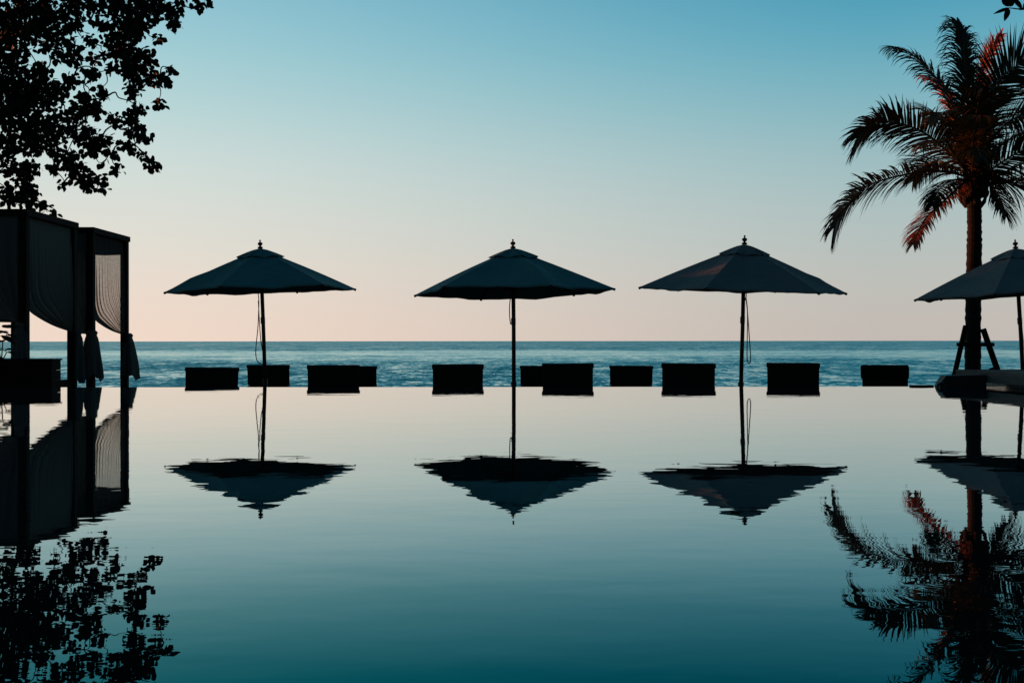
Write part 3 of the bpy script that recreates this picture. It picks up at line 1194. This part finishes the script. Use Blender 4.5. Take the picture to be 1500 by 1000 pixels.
# ---- scrub added out of view at left to shade the pool's edge
rnd = random.Random(31)
sh = empty('added_scrub_screen', (-16, 30, ground_z(30)))
tag(sh, 'unseen scrub added out of view at left to block the low sun', 'added sun screen')
core, fol = MB(), MB()
line = [(-13.6, 21.5), (-14.6, 25), (-16.4, 29), (-18.6, 34), (-21.0, 39), (-24.0, 45)]
for i in range(len(line) - 1):
    for k in range(4):
        t = k / 4
        x = line[i][0] + (line[i + 1][0] - line[i][0]) * t - 0.6
        y = line[i][1] + (line[i + 1][1] - line[i][1]) * t
        gz = ground_z(y) - 0.1
        h = 3.75 - gz + rnd.uniform(-0.15, 0.15) + (-0.45 if 25.4 < y < 28.2 else 0) + (0.75 if 28.2 < y < 36 else 0) + (2.1 if y >= 36 else 0)  # height varied to choose where the low sun gets past
        core.lathe([(0.5, gz), (1.15, gz + h * 0.3), (1.3, gz + h * 0.6), (1.0, gz + h * 0.85), (0.3, gz + h)], 10, (x, y, 0))
        for _ in range(150):
            a, tt = rnd.uniform(0, 2 * PI), rnd.uniform(0.1, 1.05)
            rr = 1.3 * math.sin(PI * (0.15 + 0.8 * tt)) + rnd.uniform(-0.1, 0.25)
            c = Vector((x + rr * math.cos(a), y + rr * math.sin(a), gz + h * tt))
            leaf(fol, c, rvec(rnd), rvec(rnd), 0.24, 0.20, 0.1, 0.2)
at_world(core.build('screen_core', M_LEAF), sh)
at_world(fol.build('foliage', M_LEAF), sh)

# ---- the twig of a second tree that dips in at the top right corner
rnd = random.Random(21)
ft = empty('overhanging_tree', (6.9, 10.2, 0.19))
tag(ft, 'tree whose single leafy twig dips into the top right corner', 'tree')
wood, crown = MB(), MB()
fk = Vector((6.85, 10.1, 2.2))
wood.tube([(6.9, 10.2, 0.19), (6.95, 10.15, 1.0), fk], [0.10, 0.085, 0.075], 10)
tips = [(5.2, 10.0, 3.75), (6.2, 9.2, 4.4), (7.6, 10.8, 4.2), (6.9, 11.2, 4.6), (8.0, 9.6, 3.8)]
for t in tips:
    p = limb(wood, fk, t, 0.045, 0.018, rnd, 0.3, 6)
    for k in range(34):
        b = p[-1] + rvec(rnd) * rnd.uniform(0.05, 0.42)
        if 750 + b.x / b.y * F < 1560:
            continue
        leaf(crown, b, Vector((rnd.gauss(0, .4), rnd.gauss(-.2, .5), 1)), Vector((rnd.gauss(0, 1), rnd.gauss(0, 1), -0.3)), rnd.uniform(0.13, 0.19), rnd.uniform(0.05, 0.075), 0.2, 0.25)
tw = [Vector(tips[0]), P(1540, 20, 10.0), P(1515, 15.5, 10.0), P(1490, 14, 10.0), P(1478, 12.5, 10.0)]
wood.tube(tw, [0.018, 0.010, 0.008, 0.006, 0.004], 6)
for (x, y, tx, ty, wd) in ((1479, 12.5, 1457.5, 16.5, 0.034), (1478, 13, 1471, 33, 0.05), (1478, 11, 1474, -8, 0.075), (1480, 11, 1486, -6, 0.06),
                           (1500, 14, 1513, -4, 0.06), (1492, 15, 1506, 10, 0.03), (1510, 16, 1514, 34, 0.05), (1497, 14, 1488, -14, 0.05), (1522, 17, 1534, 36, 0.05)):
    a, b = P(x, y, 10.0), P(tx, ty, 9.97)
    leaf(crown, a, Vector((rnd.uniform(-.2, .2), -1, 0.35)), b - a, (b - a).length, wd, 0.2, 0.05)
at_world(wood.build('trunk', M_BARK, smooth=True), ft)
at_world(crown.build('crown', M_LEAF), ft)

# ------------------------------------------------------------------ the coconut palm
PD = 24.5
rnd = random.Random(7)
palm = empty('coconut_palm', (P(1425, 500, PD).x, PD, GZ))
tag(palm, 'coconut palm with arching fronds touched by red light, propped by timber braces', 'palm tree')


# trunk with ring scars
mb = MB()
axis = [P(1425, 576, PD), P(1425, 520, PD), P(1426, 430, PD), P(1427.5, 350, PD), P(1427, 300, PD), P(1424, 262, PD)]
axis[0].z = GZ - 0.1
sp = spline(axis, 84)
rad = []
for i in range(85):
    t = i / 84
    r = 0.170 - 0.036 * t + 0.06 * max(0, 0.06 - t) / 0.06
    if t > 0.93:
        r *= 1 - (t - 0.93) * 5
    r += 0.006 * (1 if (i + (i // 7)) % 3 == 0 else -0.3) + rnd.uniform(-0.008, 0.008)
    rad.append(r)
mb.tube(sp, rad, 16)
at_world(mb.build('trunk', M_PALMBARK), palm)

CR = P(1425, 262, PD)


def frond(pts, mat, depth, lw=0.85, npair=80, seed=0, hang=0.4, dens=1.0, roll0=20.0, roll1=55.0, fw=1.0, wd=0.036):
    """pts: pixels of the midrib from crown to tip; depth: how far the tip lies from the crown (towards the camera is negative)
    roll0, roll1: how far the blade is turned about its rib at the crown and at the tip; fw: how far the leaflets lean forward"""
    r = random.Random(seed)
    n = len(pts)
    base = CR + Vector((r.uniform(-0.06, 0.06), r.uniform(-0.06, 0.06), r.uniform(-0.12, 0.05)))
    q = [base] + [P(x, y, PD + depth * ((i + 1) / n) ** 1.1) for i, (x, y) in enumerate(pts)]
    sp = spline(q, 40)
    mb = MB()
    mb.tube(sp, [0.030 * (1 - 0.88 * (i / 40)) for i in range(41)], 6)
    root = at_world(mb.build('frond', M_RACHIS, smooth=True), palm)
    lb = MB()
    ref = None
    for k in range(npair):
        t = 0.09 + 0.91 * (k + r.uniform(-0.35, 0.35)) / npair
        t = min(max(t, 0.07), 0.998)
        f = t * 40
        i = min(int(f), 39)
        p = sp[i].lerp(sp[i + 1], f - i)
        tan = (sp[min(i + 2, 40)] - sp[max(i - 1, 0)]).normalized()
        # carry the side vector along the rib so that it never flips where the rib stands upright
        if ref is None:
            sd = tan.cross(Vector((0, 0, 1)))
            if abs(tan.z) > 0.93:
                sd = Vector((1, 0.2, 0))
        else:
            sd = ref - tan * ref.dot(tan)
        sd.normalize()
        ref = sd
        sd = Matrix.Rotation(R(roll0 + (roll1 - roll0) * t ** 1.8 + 8 * math.sin(6 * t + seed)), 3, tan) @ sd
        upv = sd.cross(tan).normalized()
        env = (0.50 + 0.50 * min(1, t / 0.25)) * (1.0 - 0.45 * max(0, (t - 0.65) / 0.35) ** 1.6)
        for s in (-1, 1):
            if r.random() > dens:
                continue
            ln = lw * env * r.uniform(0.80, 1.10)
            d0 = (sd * s + tan * (fw * (0.55 + 0.65 * t) + 7.0 * max(0, t - 0.72) + r.uniform(-0.15, 0.15)) + upv * r.uniform(0.0, 0.30)).normalized()
            pts_ = [p]
            dcur = d0
            seg = 5
            hg = hang * r.uniform(0.5, 1.5)
            if r.random() < 0.05:
                hg += 0.8                       # a broken leaflet hangs
            for j in range(seg):
                dcur = (dcur + Vector((0, 0, -hg * (0.06 + 0.09 * j)))).normalized()
                pts_.append(pts_[-1] + dcur * (ln / seg))
            w = wd * r.uniform(0.8, 1.2)
            prof = [0.55, 1.0, 0.95, 0.72, 0.42, 0.05]
            vs_ = []
            for j, pt in enumerate(pts_):
                tg = (pts_[min(j + 1, seg)] - pts_[max(j - 1, 0)]).normalized()
                wn = tg.cross(upv)
                if wn.length < 0.05:
                    wn = tg.cross(Vector((0.3, 1, 0)))
                wn.normalize()
                nn = wn.cross(tg)
                hw = w * 0.5 * prof[j]
                vs_ += [pt - wn * hw, pt + nn * (-0.30 * hw), pt + wn * hw]
            fs = []
            for j in range(seg):
                a = j * 3
                fs += [(a, a + 1, a + 4, a + 3), (a + 1, a + 2, a + 5, a + 4)]
            lb.add(vs_, fs)
    lo = lb.build('leaflets', mat)
    lo.parent = root
    return root


G, O, D = M_FROND, M_FROND_OLD, M_FROND_DEAD_LIT
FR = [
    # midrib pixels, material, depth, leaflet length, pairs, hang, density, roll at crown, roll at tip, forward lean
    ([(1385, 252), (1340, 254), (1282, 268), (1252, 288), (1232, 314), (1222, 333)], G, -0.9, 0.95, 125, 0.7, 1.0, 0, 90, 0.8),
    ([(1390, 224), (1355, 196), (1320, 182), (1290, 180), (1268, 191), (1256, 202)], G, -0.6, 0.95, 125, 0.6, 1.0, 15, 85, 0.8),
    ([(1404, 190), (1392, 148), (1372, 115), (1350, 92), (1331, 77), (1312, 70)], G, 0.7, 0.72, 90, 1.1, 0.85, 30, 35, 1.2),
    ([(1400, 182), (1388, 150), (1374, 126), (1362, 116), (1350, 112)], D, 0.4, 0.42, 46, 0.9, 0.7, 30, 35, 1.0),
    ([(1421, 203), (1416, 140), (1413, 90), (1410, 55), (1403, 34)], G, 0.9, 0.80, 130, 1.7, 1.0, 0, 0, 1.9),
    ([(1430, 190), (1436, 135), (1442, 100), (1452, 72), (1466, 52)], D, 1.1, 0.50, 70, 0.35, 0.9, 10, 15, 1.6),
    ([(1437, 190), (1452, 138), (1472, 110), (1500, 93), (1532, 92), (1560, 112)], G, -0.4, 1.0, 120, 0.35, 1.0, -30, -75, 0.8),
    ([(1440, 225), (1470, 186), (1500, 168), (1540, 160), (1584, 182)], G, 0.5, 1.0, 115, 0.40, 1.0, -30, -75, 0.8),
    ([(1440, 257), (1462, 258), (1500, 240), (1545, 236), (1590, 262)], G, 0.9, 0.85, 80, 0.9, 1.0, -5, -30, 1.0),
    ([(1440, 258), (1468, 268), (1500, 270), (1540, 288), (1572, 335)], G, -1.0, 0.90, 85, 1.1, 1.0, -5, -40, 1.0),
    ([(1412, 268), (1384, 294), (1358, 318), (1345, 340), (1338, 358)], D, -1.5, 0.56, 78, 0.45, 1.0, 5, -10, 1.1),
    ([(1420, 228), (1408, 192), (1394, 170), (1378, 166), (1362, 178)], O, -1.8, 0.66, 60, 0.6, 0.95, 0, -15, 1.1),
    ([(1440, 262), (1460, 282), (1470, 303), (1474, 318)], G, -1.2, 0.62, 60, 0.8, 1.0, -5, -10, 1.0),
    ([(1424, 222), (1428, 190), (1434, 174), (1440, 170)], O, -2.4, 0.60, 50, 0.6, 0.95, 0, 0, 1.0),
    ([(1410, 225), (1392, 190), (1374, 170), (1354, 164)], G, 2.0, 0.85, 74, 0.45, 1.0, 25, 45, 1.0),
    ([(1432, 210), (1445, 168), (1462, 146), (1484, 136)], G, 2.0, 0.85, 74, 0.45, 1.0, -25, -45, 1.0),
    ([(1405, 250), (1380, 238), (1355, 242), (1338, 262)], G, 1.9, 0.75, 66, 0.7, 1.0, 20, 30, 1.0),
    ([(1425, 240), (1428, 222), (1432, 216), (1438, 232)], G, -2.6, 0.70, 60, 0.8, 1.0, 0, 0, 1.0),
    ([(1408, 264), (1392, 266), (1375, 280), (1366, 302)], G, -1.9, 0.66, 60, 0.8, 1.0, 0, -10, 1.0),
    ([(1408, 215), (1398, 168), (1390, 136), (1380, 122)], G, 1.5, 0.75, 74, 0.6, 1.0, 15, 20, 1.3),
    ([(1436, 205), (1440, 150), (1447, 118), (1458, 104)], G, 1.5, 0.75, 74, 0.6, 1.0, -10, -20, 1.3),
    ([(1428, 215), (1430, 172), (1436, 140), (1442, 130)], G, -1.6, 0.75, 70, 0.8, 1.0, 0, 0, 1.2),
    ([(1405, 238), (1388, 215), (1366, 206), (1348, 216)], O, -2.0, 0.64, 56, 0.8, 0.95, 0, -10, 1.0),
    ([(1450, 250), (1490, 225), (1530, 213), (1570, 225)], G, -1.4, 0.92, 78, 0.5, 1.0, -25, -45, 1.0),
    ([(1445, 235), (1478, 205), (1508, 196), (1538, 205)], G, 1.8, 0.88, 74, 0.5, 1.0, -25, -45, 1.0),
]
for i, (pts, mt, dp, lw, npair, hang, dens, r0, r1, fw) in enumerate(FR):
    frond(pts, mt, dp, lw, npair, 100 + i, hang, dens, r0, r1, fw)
# old leaf bases and fibre round the crown, with a few nuts
mb = MB()
for k in range(14):
    a = k * 2.4
    z = -0.62 + 0.042 * k
    p0 = CR + Vector((0.12 * math.cos(a), 0.12 * math.sin(a), z))
    p1 = CR + Vector((0.30 * math.cos(a), 0.30 * math.sin(a), z + 0.30))
    mb.tube([p0, p0.lerp(p1, 0.5) + Vector((0.03 * math.cos(a), 0.03 * math.sin(a), -0.02)), p1], [0.06, 0.045, 0.02], 7)
at_world(mb.build('leaf_bases', M_PALMBARK), palm)
for k, (a, z) in enumerate(((3.6, -0.30), (4.3, -0.36), (3.9, -0.46), (5.4, -0.33))):
    mb = MB()
    c = CR + Vector((0.27 * math.cos(a), 0.27 * math.sin(a), z))
    mb.lathe([(0.01, -0.115), (0.05, -0.10), (0.085, -0.04), (0.09, 0.02), (0.06, 0.085), (0.02, 0.105)], 12, c)
    at_world(mb.build('coconut', M_PALMBARK, smooth=True), palm)

# timber props round the trunk
br = empty('palm_brace', (P(1425, 500, PD).x, PD, GZ))
tag(br, 'splayed timber props with a cross bar round the palm trunk', 'tree support')


def prop(a, b, r=0.06):
    mb = MB()
    a, b = Vector(a), Vector(b)
    b = a + (b - a) * ((GZ - a.z) / (b.z - a.z))
    mb.tube([a, b], r, 8)
    at_world(mb.build('prop', M_WOOD), br)


prop(P(1414.5, 478, PD - 0.25), P(1398, 550, PD - 0.45), 0.055)
prop(P(1440, 482, PD - 0.1), P(1462, 545, PD - 0.2), 0.065)
prop(P(1427, 485, PD + 0.3), P(1432, 545, PD + 0.9), 0.055)
mb = MB()
a, b = P(1402, 505, PD - 0.36), P(1456, 505, PD - 0.34)
mb.tube([a, b], 0.04, 8)
at_world(mb.build('cross_bar', M_WOOD), br)
sk = MB()
sk.tube([P(1436, 552, 21.0), P(1445, 545, 21.0), P(1455, 539.5, 21.0)], [0.03, 0.03, 0.022], 7)
sk.tube([P(1440, 548, 21.0), Vector((P(1440, 548, 21.0).x, 21.0, GZ))], 0.03, 7)
tag(sk.build('leaning_stake', M_WOOD), 'short leaning stake poking above the deck between the palm props', 'stake')
